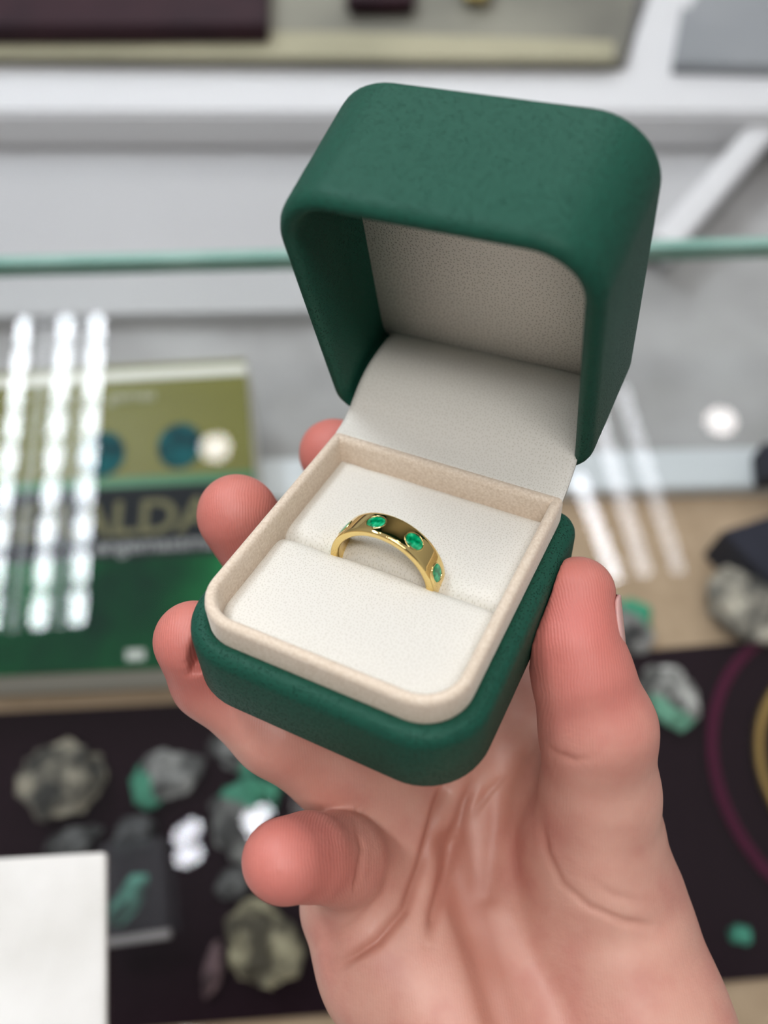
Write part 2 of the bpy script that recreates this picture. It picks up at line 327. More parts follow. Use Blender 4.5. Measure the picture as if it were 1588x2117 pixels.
# gold rope necklace: twisted strand along an oval
M_rope = mat('rope_gold', (.62, .44, .17), .28, 1.)
nk = empty('gold_necklace', (nd_c.x, nd_c.y, zt + .004)); tag(nk, 'gold rope necklace on the round stand at the right edge', 'necklace')
Ra = (at(1556, 1545, zt) - nd_c).length
for s in range(3):
    vs, fs_ = [], []; n = 420; k = 6
    for i in range(n):
        a = 2 * math.pi * i / n; ph = a * 60 + s * 2.094
        R_ = Ra + .0022 * math.cos(ph); z_ = .0042 + .0022 * math.sin(ph)
        for j in range(k):
            b_ = 2 * math.pi * j / k; q = R_ + .0017 * math.cos(b_); vs.append((q * math.cos(a), q * math.sin(a) * 1.0, z_ + .0017 * math.sin(b_)))
    for i in range(n):
        for j in range(k): fs_.append((i * k + j, ((i + 1) % n) * k + j, ((i + 1) % n) * k + (j + 1) % k, i * k + (j + 1) % k))
    mk('strand', vs, fs_, M_rope, nk)

# ---------------------------------------------------------------- book
bz = ZD + .050
A_, B_ = at(-230, 782, bz), at(507, 742, bz); C_, D_ = at(556, 1372, bz), at(-300, 1412, bz)
bk = empty('book', ((A_ + B_ + C_ + D_) / 4).to_3d()); bk.location.z = ZD + .012
tag(bk, 'olive and green hardcover book about emeralds lying under the glass at left', 'book')
inpar(slab('page_block', [A_ + (D_ - A_) * .004, B_ + (C_ - B_) * .004, C_, D_], ZD + .014, bz - .002, mat('paper', (.68, .66, .58), .8)), bk)
inpar(slab('back_cover', [A_ * 1, B_ * 1, C_ * 1, D_ * 1], ZD + .012, ZD + .014, mat('cover_back', (.16, .16, .04), .4)), bk)
M_olive = noise_mat('olive_cover', [(.3, (.125, .122, .018)), (.7, (.155, .15, .025))], 5, .35, 2)
inpar(slab('front_cover', [A_, B_, C_, D_], bz - .002, bz, M_olive), bk)
def bq(name, u0, u1, v0, v1, m, lift=.0006):
    f = lambda u, v: (A_ * (1 - u) + B_ * u) * (1 - v) + (D_ * (1 - u) + C_ * u) * v
    return inpar(slab(name, [f(u0, v0), f(u1, v0), f(u1, v1), f(u0, v1)], bz, bz + lift, m), bk)
bf = lambda u, v: (A_ * (1 - u) + B_ * u) * (1 - v) + (D_ * (1 - u) + C_ * u) * v
M_blk = mat('black_band', (.008, .010, .013), .5, 0, Specular_IOR_Level=.1); M_emg = noise_mat('emerald_print', [(.32, (.0, .018, .010)), (.5, (.0, .06, .018)), (.7, (.01, .17, .05))], 14, .6, 4); P(M_emg).inputs['Specular IOR Level'].default_value = .1
M_emg2 = mat('bright_green_stripe', (.01, .14, .04), .4)
bq('green_stripe', 0, 1, .412, .447, M_emg2); bq('black_band', 0, 1, .447, .675, M_blk); bq('emerald_picture', 0, 1, .675, 1., M_emg)
M_pl = mat('white_trim', (.66, .66, .58), .4)
bq('white_line', 0, 1, .022, .062, M_pl, .0008)
def btext(s, u, v, h, m, name='lettering'):
    cu = bpy.data.curves.new(name, 'FONT'); cu.body = s; cu.size = h; cu.offset = h * .02; cu.align_x = 'RIGHT'; cu.extrude = .0002
    t_ = bpy.data.objects.new(name, cu); COL.objects.link(t_)
    dg = bpy.context.evaluated_depsgraph_get(); me = bpy.data.meshes.new_from_object(t_.evaluated_get(dg)); me.name = name
    bpy.data.objects.remove(t_); o = bpy.data.objects.new(name, me); COL.objects.link(o); me.materials.clear(); me.materials.append(m)
    p = bf(u, v); d = (B_ - A_); o.location = (p.x, p.y, bz + .0009); o.rotation_euler = (0, 0, math.atan2(d.y, d.x)); inpar(o, bk); return o
btext('ESMERALDA', .885, .60, .031, mat('olive_ink', (.10, .09, .02), .5), 'title')
btext('engemassmannn', .98, .655, .0135, mat('grey_ink', (.20, .20, .20), .4), 'subtitle')
btext('gemas', .745, .14, .012, mat('pale_ink', (.34, .34, .20), .4), 'small_lettering')
M_teal = noise_mat('teal_gem_print', [(.3, (.004, .012, .02)), (.6, (.004, .09, .10))], 60, .6, 3); P(M_teal).inputs['Specular IOR Level'].default_value = .1
for px_, py_ in ((372, 922), (212, 940)):
    rx, ry = psize(px_, py_, 92, 92, bz); c = at(px_, py_, bz)
    bm = bmesh.new(); bmesh.ops.create_circle(bm, cap_ends=True, segments=32, radius=1, matrix=Matrix.Diagonal((rx, ry, 1, 1)))
    ex = bmesh.ops.extrude_face_region(bm, geom=list(bm.faces)); bmesh.ops.translate(bm, vec=(0, 0, .0008), verts=[v for v in ex['geom'] if isinstance(v, bmesh.types.BMVert)])
    o = from_bm('gem_picture', bm, M_teal); o.location = (c.x, c.y, bz); inpar(o, bk)
bq('pale_fleck', .655, .70, .945, .975, mat('fleck', (.4, .42, .38), .4), .0008)

# ---------------------------------------------------------------- ceiling lamps (mirrored in the counter glass)
ZL = 2.6
def emis(name, col, s):
    m = bpy.data.materials.new(name); m.use_nodes = True
    for n in list(m.node_tree.nodes):
        if n.type != 'OUTPUT_MATERIAL': m.node_tree.nodes.remove(n)
    o_ = [n for n in m.node_tree.nodes if n.type == 'OUTPUT_MATERIAL'][0]
    e = N(m, 'ShaderNodeEmission'); e.inputs[0].default_value = (*col, 1); e.inputs[1].default_value = s; lk(m, e.outputs[0], o_.inputs[0]); return m
E_cool = emis('cool_led', (.86, .94, 1.), 75); E_soft = emis('soft_led', (.90, .93, 1.), 42); E_warm = emis('downlight_glow', (1., .93, .90), 36); E_blue = emis('square_led', (.90, .92, 1.), 60)
M_fix = mat('lamp_housing', (.6, .6, .6), .5)
def up(px, py):
    p = at(px, py, 2 * ZG - ZL); return Vector((p.x, p.y, ZL))
def led_bar(p0, p1, n, wd, em, label, grp, dot=.78):
    a, b = up(*p0), up(*p1); o = empty('led_bar', (a + b) / 2); o.location.z = ZL; tag(o, label, 'lamp', grp)
    inpar(beam('housing', a + Vector((0, 0, .012)), b + Vector((0, 0, .012)), wd * 1.05, .014, M_fix), o)
    for i in range(n):
        q0 = a.lerp(b, (i + .5 - dot / 2) / n); q1 = a.lerp(b, (i + .5 + dot / 2) / n)
        inpar(beam('led', q0, q1, wd, .008, em), o)
led_bar((52, 655), (-22, 1310), 9, .028, E_cool, 'leftmost ceiling lamp bar, seen mirrored in the counter glass', 'led bars mirrored at left')
led_bar((138, 650), (78, 1306), 9, .030, E_cool, 'middle ceiling lamp bar, seen mirrored across the olive book', 'led bars mirrored at left')
led_bar((203, 648), (158, 1298), 9, .030, E_cool, 'right ceiling lamp bar, seen mirrored across the olive book', 'led bars mirrored at left')
E_ghost = emis('ghost_reflection', (.88, .94, 1.), 12)  # added bars imitate the lamps' second reflection from the pane's lower surface
led_bar((100, 655), (24, 1308), 9, .02, E_ghost, 'added dim bar imitating a second reflection between the two left mirrored lamp bars', 'led bars mirrored at left', .9)
led_bar((172, 655), (118, 1300), 9, .02, E_ghost, 'added dim bar imitating a second reflection between the middle and right mirrored lamp bars', 'led bars mirrored at left', .9)
led_bar((1195, 985), (1275, 1200), 8, .030, E_soft, 'brightest lamp bar mirrored right of the lid, beside the thumb tip', 'led bars mirrored at right', .95)
led_bar((1232, 850), (1335, 1190), 8, .032, emis('soft_led_b', (.93, .94, 1.), 20), 'middle lamp bar mirrored right of the lid', 'led bars mirrored at right', .95)
led_bar((1285, 800), (1405, 1185), 8, .026, emis('soft_led_c', (.92, .94, 1.), 18), 'right lamp bar mirrored right of the lid', 'led bars mirrored at right', .95)
def downlight(px, py, d, label, em=E_warm):
    c = up(px, py); r = psize(px, py, d, d, 2 * ZG - ZL)[0]
    o = empty('downlight', c); tag(o, label, 'lamp', 'round downlights mirrored in the glass')
    bm = bmesh.new(); bmesh.ops.create_cone(bm, cap_ends=True, segments=32, radius1=r, radius2=r, depth=.01); from_bm('bulb', bm, em, o)
    bm = bmesh.new(); bmesh.ops.create_cone(bm, cap_ends=True, segments=32, radius1=r * 1.15, radius2=r * 1.15, depth=.02, matrix=Matrix.Translation((0, 0, .016))); from_bm('housing', bm, M_fix, o)
downlight(446, 925, 58, 'round downlight mirrored over the olive book')
downlight(1491, 871, 58, 'round downlight mirrored over the grey board at right')
def spots(pts, label):
    cs_ = [up(*p) for p in pts]; c = sum(cs_, Vector()) / len(cs_); o = empty('spot_cluster', c); tag(o, label, 'lamp')
    for q in cs_:
        bm = bmesh.new(); bmesh.ops.create_cone(bm, cap_ends=True, segments=24, radius1=.016, radius2=.016, depth=.01, matrix=Matrix.Translation(q - c)); from_bm('bulb', bm, E_blue, o)
spots([(398, 1712), (376, 1730), (380, 1772), (400, 1764)], 'cluster of small spotlights mirrored left of the little finger')
spots([(546, 1682), (520, 1695), (530, 1718)], 'cluster of small spotlights mirrored just above the little fingertip')
# ================================================================== THE OPEN RING BOX
U = .0011                                     # one box unit in metres (the box is 55 mm wide)
BR = np.array([[.893056, .44865965, -.03399251], [.29099635, -.63354312, -.71689905], [-.3431794, .6303393, -.6963478]])   # box axes as the camera sees them
BT = np.array([11.78035, -6.96831, 151.73024]) * U
_R = MW @ BR; _T = MW @ BT + C0
MB = Matrix([list(_R[i]) + [_T[i]] for i in range(3)] + [[0, 0, 0, 1]])
box = empty('ring_box'); box.matrix_world = MB
tag(box, 'open dark green leather ring box with cream velvet rim, held in a hand', 'ring box')

def rrect(x0, x1, y0, y1, rf, rb, d=0., n=12):     # rounded outline, front is y0, inset by d
    x0 += d; x1 -= d; y0 += d; y1 -= d; rf = max(rf - d, .25); rb = max(rb - d, .15); o = []
    for cx, cy, r, a0 in ((x0 + rf, y0 + rf, rf, 180), (x1 - rf, y0 + rf, rf, 270), (x1 - rb, y1 - rb, rb, 0), (x0 + rb, y1 - rb, rb, 90)):
        for i in range(n + 1):
            a = math.radians(a0 + 90 * i / n); o.append((cx + r * math.cos(a), cy + r * math.sin(a)))
    return o
def densify(o, L=1.2):
    r = []
    for i, a in enumerate(o):
        b = o[(i + 1) % len(o)]; r.append(a); k = int(math.hypot(b[0] - a[0], b[1] - a[1]) / L)
        for j in range(1, k + 1):
            if k: r.append((a[0] + (b[0] - a[0]) * j / (k + 1), a[1] + (b[1] - a[1]) * j / (k + 1)))
    return r
def loft(name, rings, m, parent, cap0=True, cap1=True, mw=None):
    n = len(rings[0]); vs = [tuple(c * U for c in p) for r in rings for p in r]; fs = []
    for k in range(len(rings) - 1):
        for i in range(n): fs.append((k * n + i, k * n + (i + 1) % n, (k + 1) * n + (i + 1) % n, (k + 1) * n + i))
    if cap0: fs.append(tuple(range(n))[::-1])
    if cap1: fs.append(tuple((len(rings) - 1) * n + i for i in range(n)))
    return mk(name, vs, fs, m, parent, mw=mw)
D_, HB, E_, T_, H_ = 52.34, 13.22, 3.12, 1.96, 4.52
def ringz(x0, x1, y0, y1, rf, rb, prof):
    return [[(x, y, z) for x, y in rrect(x0, x1, y0, y1, rf, rb, d)] for d, z in prof]
base = loft('base', ringz(-25, 25, -D_, 0, 10.5, 4.5,
    [(8, -HB + .0), (1.6, -HB), (.8, -HB + .2), (.25, -HB + .7), (0, -HB + 1.5), (0, -HB / 2), (0, -2.4), (.15, -1.5), (.55, -.7), (1.2, -.2), (2.0, 0), (2.7, -.05), (3.25, -.5), (3.3, -2.2), (3.4, -9)]), M_green, box)
# velvet rim
rim = loft('velvet_rim', ringz(-25 + E_, 25 - E_, -D_ + E_, -2.2, 7.6, 1.0,
    [(0.02, -1.8), (0, 0), (0, H_ - 1.1), (.12, H_ - .5), (.45, H_ - .1), (1.0, H_ + .05), (1.5, H_ - .1), (1.84, H_ - .5), (1.96, H_ - 1.1), (1.96, .8), (1.96, -4)]), M_velvet, box, False, False)

# padded cushion: two lobes pinching a slit
YS = -25.6                                    # slit
X0, YF, YB = 25 - E_ - T_ + .02, -D_ + E_ + T_ - .02, -4.2
def halfw(y):
    r = 5.7; k = (YF + r) - y
    return X0 if k <= 0 else X0 - r + math.sqrt(max(r * r - k * k, 0))
def cush(x, y, lobe):
    hw = max(halfw(y), 1e-3); ex = min(1., (hw - abs(x)) / 2.2)
    e = 1 - (1 - max(ex, 0)) ** 2
    if lobe == 0: d0 = y - YF; d1 = (YS - y) + .25
    else: d0 = YB - y; d1 = (y - YS) - .15
    ey = min(1., d0 / 2.2); ey = 1 - (1 - max(ey, 0)) ** 2
    z = -.9 + 1.05 * min(e, ey) ** .8
    rr_ = (2.6 if lobe == 0 else 3.4); k = min(1., max(d1, 0) / rr_)
    z -= (rr_ * .9) * (1 - math.sqrt(max(0., 1 - (1 - k) ** 2)))
    rx_ = math.hypot(x + .6, (y - YS) * 1.5)
    for lx in (-9.9, 8.7):                     # dents where the ring shoulders push in
        g = math.exp(-((x - lx) / 3.2) ** 2 - ((y - YS) / (3.5 if lobe == 0 else 5.5)) ** 2)
        z -= g * (.25 if lobe == 0 else 1.5)
    z += .5 * math.exp(-((x + .6) / 12) ** 2 - ((y - YS + (3 if lobe == 0 else -6)) / 6) ** 2) * (1 if lobe == 0 else .2)
    z += .09 * mnoise.noise(Vector((x * .25, y * .3, lobe * 5)))
    if lobe == 1 and x > 6: z += .10 * math.sin((x - y * .8) * 3.2) * math.exp(-((x - 12) / 4.5) ** 2 - ((y - YS - 2.5) / 2.2) ** 2)
    return z
def lobe_mesh(lobe, parent, name):
    nx, ny = 90, 60; vs, fs = [], []
    y0, y1 = (YF, YS + .25) if lobe == 0 else (YS - .15 + .3, YB)
    for j in range(ny + 1):
        v = j / ny; v = v ** .8 if lobe == 1 else 1 - (1 - v) ** 1.3; y = y0 + (y1 - y0) * v
        for i in range(nx + 1):
            s = i / nx * 2 - 1; s = math.sin(s * math.pi / 2) * .35 + s * .65; x = s * halfw(y); vs.append((x, y, cush(x, y, lobe)))
    for j in range(ny):
        for i in range(nx): a = j * (nx + 1) + i; fs.append((a, a + 1, a + nx + 2, a + nx + 1))
    # skirt into the slit
    row = 0 if lobe == 1 else ny; b0 = len(vs); yy = (y0 if lobe == 1 else y1)
    for i in range(nx + 1):
        x = vs[row * (nx + 1) + i][0]; vs.append((x, yy + (-.05 if lobe == 1 else .05), -9.))
    for i in range(nx):
        a = row * (nx + 1) + i; fs.append((a, a + 1, b0 + i + 1, b0 + i))
    return mk(name, [tuple(c * U for c in p) for p in vs], fs, M_white, parent)
lobe_mesh(0, box, 'cushion'); lobe_mesh(1, box, 'cushion')

# hinge flap
prof = [(-2.9, 3.4), (-2.6, 4.2), (-1.0, 4.6), (1.0, 5.3), (3.2, 6.6), (5.2, 8.2), (7.5, 9.7), (10, 10.8), (13, 11.5), (16.5, 12.0), (21.8, 12.3)]
def smooth_prof(p, n=6):
    o = []
    for i in range(len(p) - 1):
        a = np.array(p[max(i - 1, 0)]); b = np.array(p[i]); c = np.array(p[i + 1]); d = np.array(p[min(i + 2, len(p) - 1)])
        for k in range(n):
            t_ = k / n; o.append(tuple(.5 * ((2 * b) + (c - a) * t_ + (2 * a - 5 * b + 4 * c - d) * t_ ** 2 + (3 * b - a - 3 * c + d) * t_ ** 3)))
    o.append(p[-1]); return o
sp = smooth_prof(prof); vs, fs = [], []; nx = 40; npf = len(sp)
for side in (0, 1):
    for j, (y, z) in enumerate(sp):
        v = j / (npf - 1); hw = 21.7 - .4 * v
        for i in range(nx + 1):
            s = i / nx * 2 - 1; zz = z + .12 * mnoise.noise(Vector((s * 3, v * 3, 3)))
            vs.append((s * hw, y + side * .25, zz - side * .8))
W1 = nx + 1; K = npf * W1
for j in range(npf - 1):
    for i in range(nx):
        a = j * W1 + i; fs.append((a, a + 1, a + W1 + 1, a + W1)); fs.append((K + a, K + a + W1, K + a + W1 + 1, K + a + 1))
    for i in (0, nx):
        a = j * W1 + i; fs.append((a, a + W1, K + a + W1, K + a))
for i in range(nx):
    for j in (0, npf - 1):
        a = j * W1 + i; fs.append((a, a + 1, K + a + 1, K + a))
mk('hinge_flap', [tuple(c * U for c in p) for p in vs], fs, M_white, box)

# lid
LR = np.array([[.99971662, -.01440537, -.0189518], [.02254002, .31673222, .94824715], [-.00765721, -.9484056, .31696716]])
LO = np.array([-.902, 4.6725, 4.7415]) * U
ML = Matrix([list(LR[i]) + [LO[i]] for i in range(3)] + [[0, 0, 0, 1]])
LW, LD = 24.48, 50.89
def lz(s, y): return s * (25.66 - 3.17 * (y + LD) / LD)
def lring(d, s=None, z=None, off=0., back=None):
    o = []
    for x, y in rrect(-LW, LW, -LD, 0, 10.2, 4.2, d):
        if back is not None and y > -4: y = min(y + (d - back) * max(0, min(1, (y + 4.4) / max(4.4 - d, .5))), -back)
        zz = (lz(s, y) + off) if s is not None else (z if z >= 0 else 0)
        o.append((x * (1 + .00171 * zz), y, zz))
    return o
lid = loft('lid', [
    lring(6, 1, off=0), lring(2.2, 1, off=0), lring(1.1, 1, off=-.12), lring(.4, 1, off=-.5), lring(.05, 1, off=-1.2), lring(0, 1, off=-2.2), lring(0, .5),
    lring(0, z=2.6), lring(.12, z=1.6), lring(.5, z=.75, back=.1), lring(1.0, z=.22, back=.2), lring(1.6, z=0, back=.32), lring(2.2, z=.2, back=.42), lring(2.7, z=.75, back=.5), lring(2.95, z=1.6, back=.55), lring(3.0, z=3., back=.58),
    lring(3.0, .5, back=.6), lring(3.0, .86, back=.6)], M_green, box, True, True)
lid.matrix_local = ML
lin = [[(x, y, 18.1 + (-y / LD) * 3.4 + dz) for x, y in [(p[0], p[1]) for p in lring(3.02, .8, back=.5)]] for dz in (0, .5)]
loft('lid_lining', lin, leather('ivory_lining', (.90, .85, .77), (.45, .40, .33), .55, 1500, .5, .6, True), lid)

# ================================================================== THE EMERALD RING
RG = empty('emerald_ring'); 
RC = Vector((-.6, -24.015, -1.293)) * U; RR, RW = 9.468, 4.72
MRG = MB @ Matrix.Translation(RC) @ Matrix.Rotation(-.032, 4, 'X') @ Matrix.Rotation(-.028, 4, 'Z')
RG.matrix_world = MRG; tag(RG, 'wide polished gold band with flush-set oval emeralds standing in the cushion slit', 'ring')
vs, fs = [], []; n = 220
pr_ = [(-RW / 2 + .12, RR), (-RW / 2 + .0, RR - .12), (-RW / 2, RR - 1.05), (-RW / 2 + .15, RR - 1.25), (-RW / 4, RR - 1.32), (0, RR - 1.34), (RW / 4, RR - 1.32), (RW / 2 - .15, RR - 1.25), (RW / 2, RR - 1.05), (RW / 2, RR - .12), (RW / 2 - .12, RR)]
for k_ in range(1, 8): y = RW / 2 - .12 - (RW - .24) * k_ / 8; pr_.append((y, RR + .10 * (1 - (2 * y / RW) ** 2)))
for i in range(n):
    a = 2 * math.pi * i / n
    for y, r in pr_: vs.append((r * math.cos(a) * U, y * U, r * math.sin(a) * U))
kp = len(pr_)
for i in range(n):
    for j in range(kp): fs.append((i * kp + j, ((i + 1) % n) * kp + j, ((i + 1) % n) * kp + (j + 1) % kp, i * kp + (j + 1) % kp))
bd = mk('band', vs, fs, M_gold, RG)
def gem(ang, first=None):
    a = math.radians(ang); R0 = Matrix.Rotation(-(a - math.pi / 2), 4, 'Y')
    if first is None:
        bm = bmesh.new(); rings = [(1., -.02), (.80, .10), (.58, .15), (0, .15)]; seg = 16; pv = None
        for k, (s, h) in enumerate(rings):
            row = []
            if s == 0: row = [bm.verts.new((0, 0, h * U))]
            else:
                for i in range(seg):
                    t_ = 2 * math.pi * (i + .5 * (k % 2)) / seg; row.append(bm.verts.new((1.55 * s * math.cos(t_) * U, 1.42 * s * math.sin(t_) * U, h * U)))
            if pv:
                for i in range(seg):
                    if len(row) == 1: bm.faces.new((pv[i], pv[(i + 1) % seg], row[0]))
                    elif k % 2: bm.faces.new((pv[i], pv[(i + 1) % seg], row[i])); bm.faces.new((pv[(i + 1) % seg], row[(i + 1) % seg], row[i]))
                    else: bm.faces.new((pv[i], pv[(i + 1) % seg], row[(i + 1) % seg])); bm.faces.new((pv[i], row[(i + 1) % seg], row[i]))
            else: low = [bm.verts.new((v.co.x, v.co.y, -.35 * U)) for v in row]; [bm.faces.new((low[i], low[(i + 1) % seg], row[(i + 1) % seg], row[i])) for i in range(seg)]
            pv = row
        g = from_bm('emerald', bm, M_emer, RG)
        bm = bmesh.new(); rowa = []
        for (s, h) in ((1.16, -.14), (1.12, .04), (1.05, .075), (1.0, .02), (.97, -.2)):
            rowa.append([bm.verts.new((1.55 * s * math.cos(2 * math.pi * i / 32) * U, 1.42 * s * math.sin(2 * math.pi * i / 32) * U, h * U)) for i in range(32)])
        for r1, r2 in zip(rowa, rowa[1:]):
            for i in range(32): bm.faces.new((r1[i], r1[(i + 1) % 32], r2[(i + 1) % 32], r2[i]))
        bz_ = from_bm('bezel', bm, M_gold, RG, True)
    else: g = first[0].copy(); COL.objects.link(g); g.parent = RG; bz_ = first[1].copy(); COL.objects.link(bz_); bz_.parent = RG
    ml = R0 @ Matrix.Translation((0, 0, (RR + .03) * U)); g.matrix_local = ml; bz_.matrix_local = ml
    return g, bz_
g0 = gem(101)
for a_ in (58.5, 18, 144, -24, 186): gem(a_, g0)

# ================================================================== THE HAND
def cpt(px, py, d): return np.array([(px - 794) / FPX * d, (py - 1058.5) / FPX * d, d])
def cone(P_, a, b):                                # signed distance to a tapered capsule
    pa, ra = cpt(*a[:3]), a[3]; pb, rb = cpt(*b[:3]), b[3]; ba = pb - pa; L2 = ba @ ba
    h = np.clip(((P_ - pa) @ ba) / L2, 0, 1)
    return np.linalg.norm(P_ - pa - h[..., None] * ba, axis=-1) - (ra + (rb - ra) * h)
def smin(a, b, k):
    h = np.clip(.5 + .5 * (b - a) / k, 0, 1); return b + (a - b) * h - k * h * (1 - h)
def chain(P_, pts, k=2.):
    r = None
    for a, b in zip(pts, pts[1:]):
        c_ = cone(P_, a, b); r = c_ if r is None else smin(r, c_, k)
    return r
H_PINKY = [(588, 1780, 140, 7.0), (640, 1772, 147, 7.4), (705, 1775, 158, 8.4), (760, 1800, 170, 9.5), (860, 1850, 176, 10)]
H_RING = [(400, 1325, 157, 7.5), (442, 1404, 164, 7.9), (578, 1505, 164, 9.0), (700, 1592, 170, 9.6), (820, 1680, 176, 10.5)]
H_MID = [(492, 1066, 169, 8.3), (560, 1165, 177, 8.3), (680, 1300, 182, 9.0), (800, 1420, 183, 9.6), (930, 1540, 184, 11)]
H_INDEX = [(690, 938, 190, 7.9), (750, 1010, 197, 8.2), (850, 1150, 198, 9.0), (960, 1290, 194, 9.6), (1060, 1430, 190, 11)]
H_THUMB = [(1195, 1228, 151, 6.6), (1188, 1335, 149, 7.9), (1205, 1400, 149, 8.6), (1236, 1505, 151, 10.2), (1240, 1640, 157, 10.6), (1232, 1780, 162, 13)]
H_PALM = [
    [(752, 1868, 170, 13.0), (818, 1990, 166, 14.3), (952, 2117, 161, 15.0), (1080, 2400, 153, 18), (1130, 2900, 146, 22)],
    [(1222, 1740, 166, 14), (1240, 1880, 167, 16), (1275, 2000, 165, 16.3), (1318, 2117, 162, 17), (1420, 2400, 154, 19), (1540, 2900, 146, 23)],
    [(820, 1700, 179, 10.5), (930, 1920, 174, 12.5), (1080, 2150, 167, 15), (1200, 2500, 156, 19), (1330, 2900, 148, 24)],
    [(930, 1560, 186, 11), (1030, 1900, 177, 13), (1130, 2150, 168, 15)],
    [(1060, 1450, 191, 11), (1150, 1850, 177, 14)],
    [(1070, 1500, 189, 9), (1215, 1700, 168, 10)],
]
def hand_sdf(P_):
    palm = None
    for c_ in H_PALM:
        d = chain(P_, c_, 5.); palm = d if palm is None else smin(palm, d, 7.)
    f_ = None
    for ch, k in ((H_PINKY, 1.2), (H_RING, 2.5), (H_MID, 2.5), (H_INDEX, 2.5)):
        d = chain(P_, ch, k); f_ = d if f_ is None else smin(f_, d, .9)
    r = smin(palm, f_, 5.)
    r = smin(r, chain(P_, H_THUMB, 2.5), 4.)
    # flesh gives way where the box presses into it
    Q = (P_ - BT * 1000) @ BR / 1.1
    def bx_(x0, x1, y0, y1, z0, z1, rad, Q):
        c_ = np.array([(x0 + x1) / 2, (y0 + y1) / 2]); h_ = np.array([(x1 - x0) / 2, (y1 - y0) / 2]) - rad
        q2 = np.abs(Q[..., :2] - c_) - h_; d2 = np.linalg.norm(np.maximum(q2, 0), axis=-1) + np.minimum(q2.max(-1), 0) - rad
        dz = np.abs(Q[..., 2] - (z0 + z1) / 2) - (z1 - z0) / 2
        return np.minimum(np.maximum(d2, dz), 0) + np.hypot(np.maximum(d2, 0), np.maximum(dz, 0))
    bd_ = bx_(-25, 25, -D_, 0, -HB, 0, 5, Q) * 1.1
    Q2 = (Q - LO / U) @ LR
    bd_ = np.minimum(bd_, bx_(-25.2, 25.2, -LD, 0, 0, 25, 5, Q2) * 1.1)
    return np.maximum(r, .12 - bd_)
VX = .8
lo = np.array([-66., -24., 118.]); hi = np.array([112., 190., 214.]); nn = ((hi - lo) / VX).astype(int)
ax = [lo[i] + VX * np.arange(nn[i]) for i in range(3)]
Fv = np.empty(tuple(nn), np.float32)
for i0 in range(0, nn[0], 16):
    G = np.stack(np.meshgrid(ax[0][i0:i0 + 16], ax[1], ax[2], indexing='ij'), -1)
    Fv[i0:i0 + 16] = hand_sdf(G)
def surface_nets(F, ax):
    s = F < 0; cs = np.zeros(tuple(d - 1 for d in F.shape), np.int8)
    offs = [(i, j, k) for i in (0, 1) for j in (0, 1) for k in (0, 1)]
    sh = cs.shape; sl = lambda o: tuple(slice(o[d], o[d] + sh[d]) for d in range(3))
    for o in offs: cs += s[sl(o)]
    act = np.argwhere((cs > 0) & (cs < 8)); idx = -np.ones(sh, np.int64); idx[tuple(act.T)] = np.arange(len(act))
    acc = np.zeros((len(act), 3)); cnt = np.zeros(len(act))
    for a in offs:
        for d in range(3):
            if a[d]: continue
            b = list(a); b[d] = 1
            fa = F[tuple((act + a).T)]; fb = F[tuple((act + b).T)]; m_ = (fa < 0) != (fb < 0)
            t_ = np.where(m_, fa / np.where(m_, fa - fb, 1), 0); p = np.repeat(np.array(a, float)[None], len(act), 0); p[:, d] += t_
            acc[m_] += p[m_]; cnt[m_] += 1
    V = (act + acc / cnt[:, None]) * VX + lo; quads = []
    for d in range(3):
        e1, e2 = (d + 1) % 3, (d + 2) % 3
        A = [slice(1, -1)] * 3; A[d] = slice(0, -1); B = list(A); B[d] = slice(1, None)
        sa, sb = s[tuple(A)], s[tuple(B)]; off = np.array([1, 1, 1]); off[d] = 0
        for flip, mk_ in ((0, sa & ~sb), (1, ~sa & sb)):
            c_ = np.argwhere(mk_) + off; u1 = np.zeros(3, int); u1[e1] = 1; u2 = np.zeros(3, int); u2[e2] = 1
            g = lambda q_: idx[tuple(q_.T)]
            q_ = np.stack([g(c_ - u1 - u2), g(c_ - u2), g(c_), g(c_ - u1)], 1)
            quads.append(q_[:, ::-1] if flip else q_)
    return V, np.concatenate(quads)
V, Qd = surface_nets(Fv, ax)
Qd = Qd[(Qd >= 0).all(1)]
def grad(X):
    g = np.zeros_like(X)
    for d in range(3):
        e = np.zeros(3); e[d] = .25; g[:, d] = hand_sdf(X + e) - hand_sdf(X - e)
    return g / np.maximum(np.linalg.norm(g, axis=1, keepdims=True), 1e-9)
for _ in range(2):                                  # settle the vertices on the surface
    V = V - grad(V) * hand_sdf(V)[:, None] * .8
    e = np.concatenate([Qd[:, [0, 1]], Qd[:, [1, 2]], Qd[:, [2, 3]], Qd[:, [3, 0]]]); s_ = np.zeros_like(V); c_ = np.zeros(len(V))
    np.add.at(s_, e[:, 0], V[e[:, 1]]); np.add.at(c_, e[:, 0], 1); V = V * .5 + .5 * s_ / np.maximum(c_, 1)[:, None]
me = bpy.data.meshes.new('hand'); me.from_pydata((V @ MW.T / 1000 + C0).tolist(), [], Qd.tolist()); me.update()
bm = bmesh.new(); bm.from_mesh(me); bmesh.ops.subdivide_edges(bm, edges=bm.edges, cuts=1, use_grid_fill=True, smooth=0.)
for _ in range(2): bmesh.ops.smooth_vert(bm, verts=bm.verts, factor=.5, use_axis_x=True, use_axis_y=True, use_axis_z=True)
bmesh.ops.recalc_face_normals(bm, faces=bm.faces); bm.to_mesh(me); bm.free()
nv = len(me.vertices); co = np.empty(nv * 3); me.vertices.foreach_get('co', co); co = co.reshape(-1, 3)
no = np.empty(nv * 3); me.vertices.foreach_get('normal', no); no = no.reshape(-1, 3)
cc = ((co - C0) @ MW) * 1000; cn = no @ MW; facing = cn[:, 2] < .1
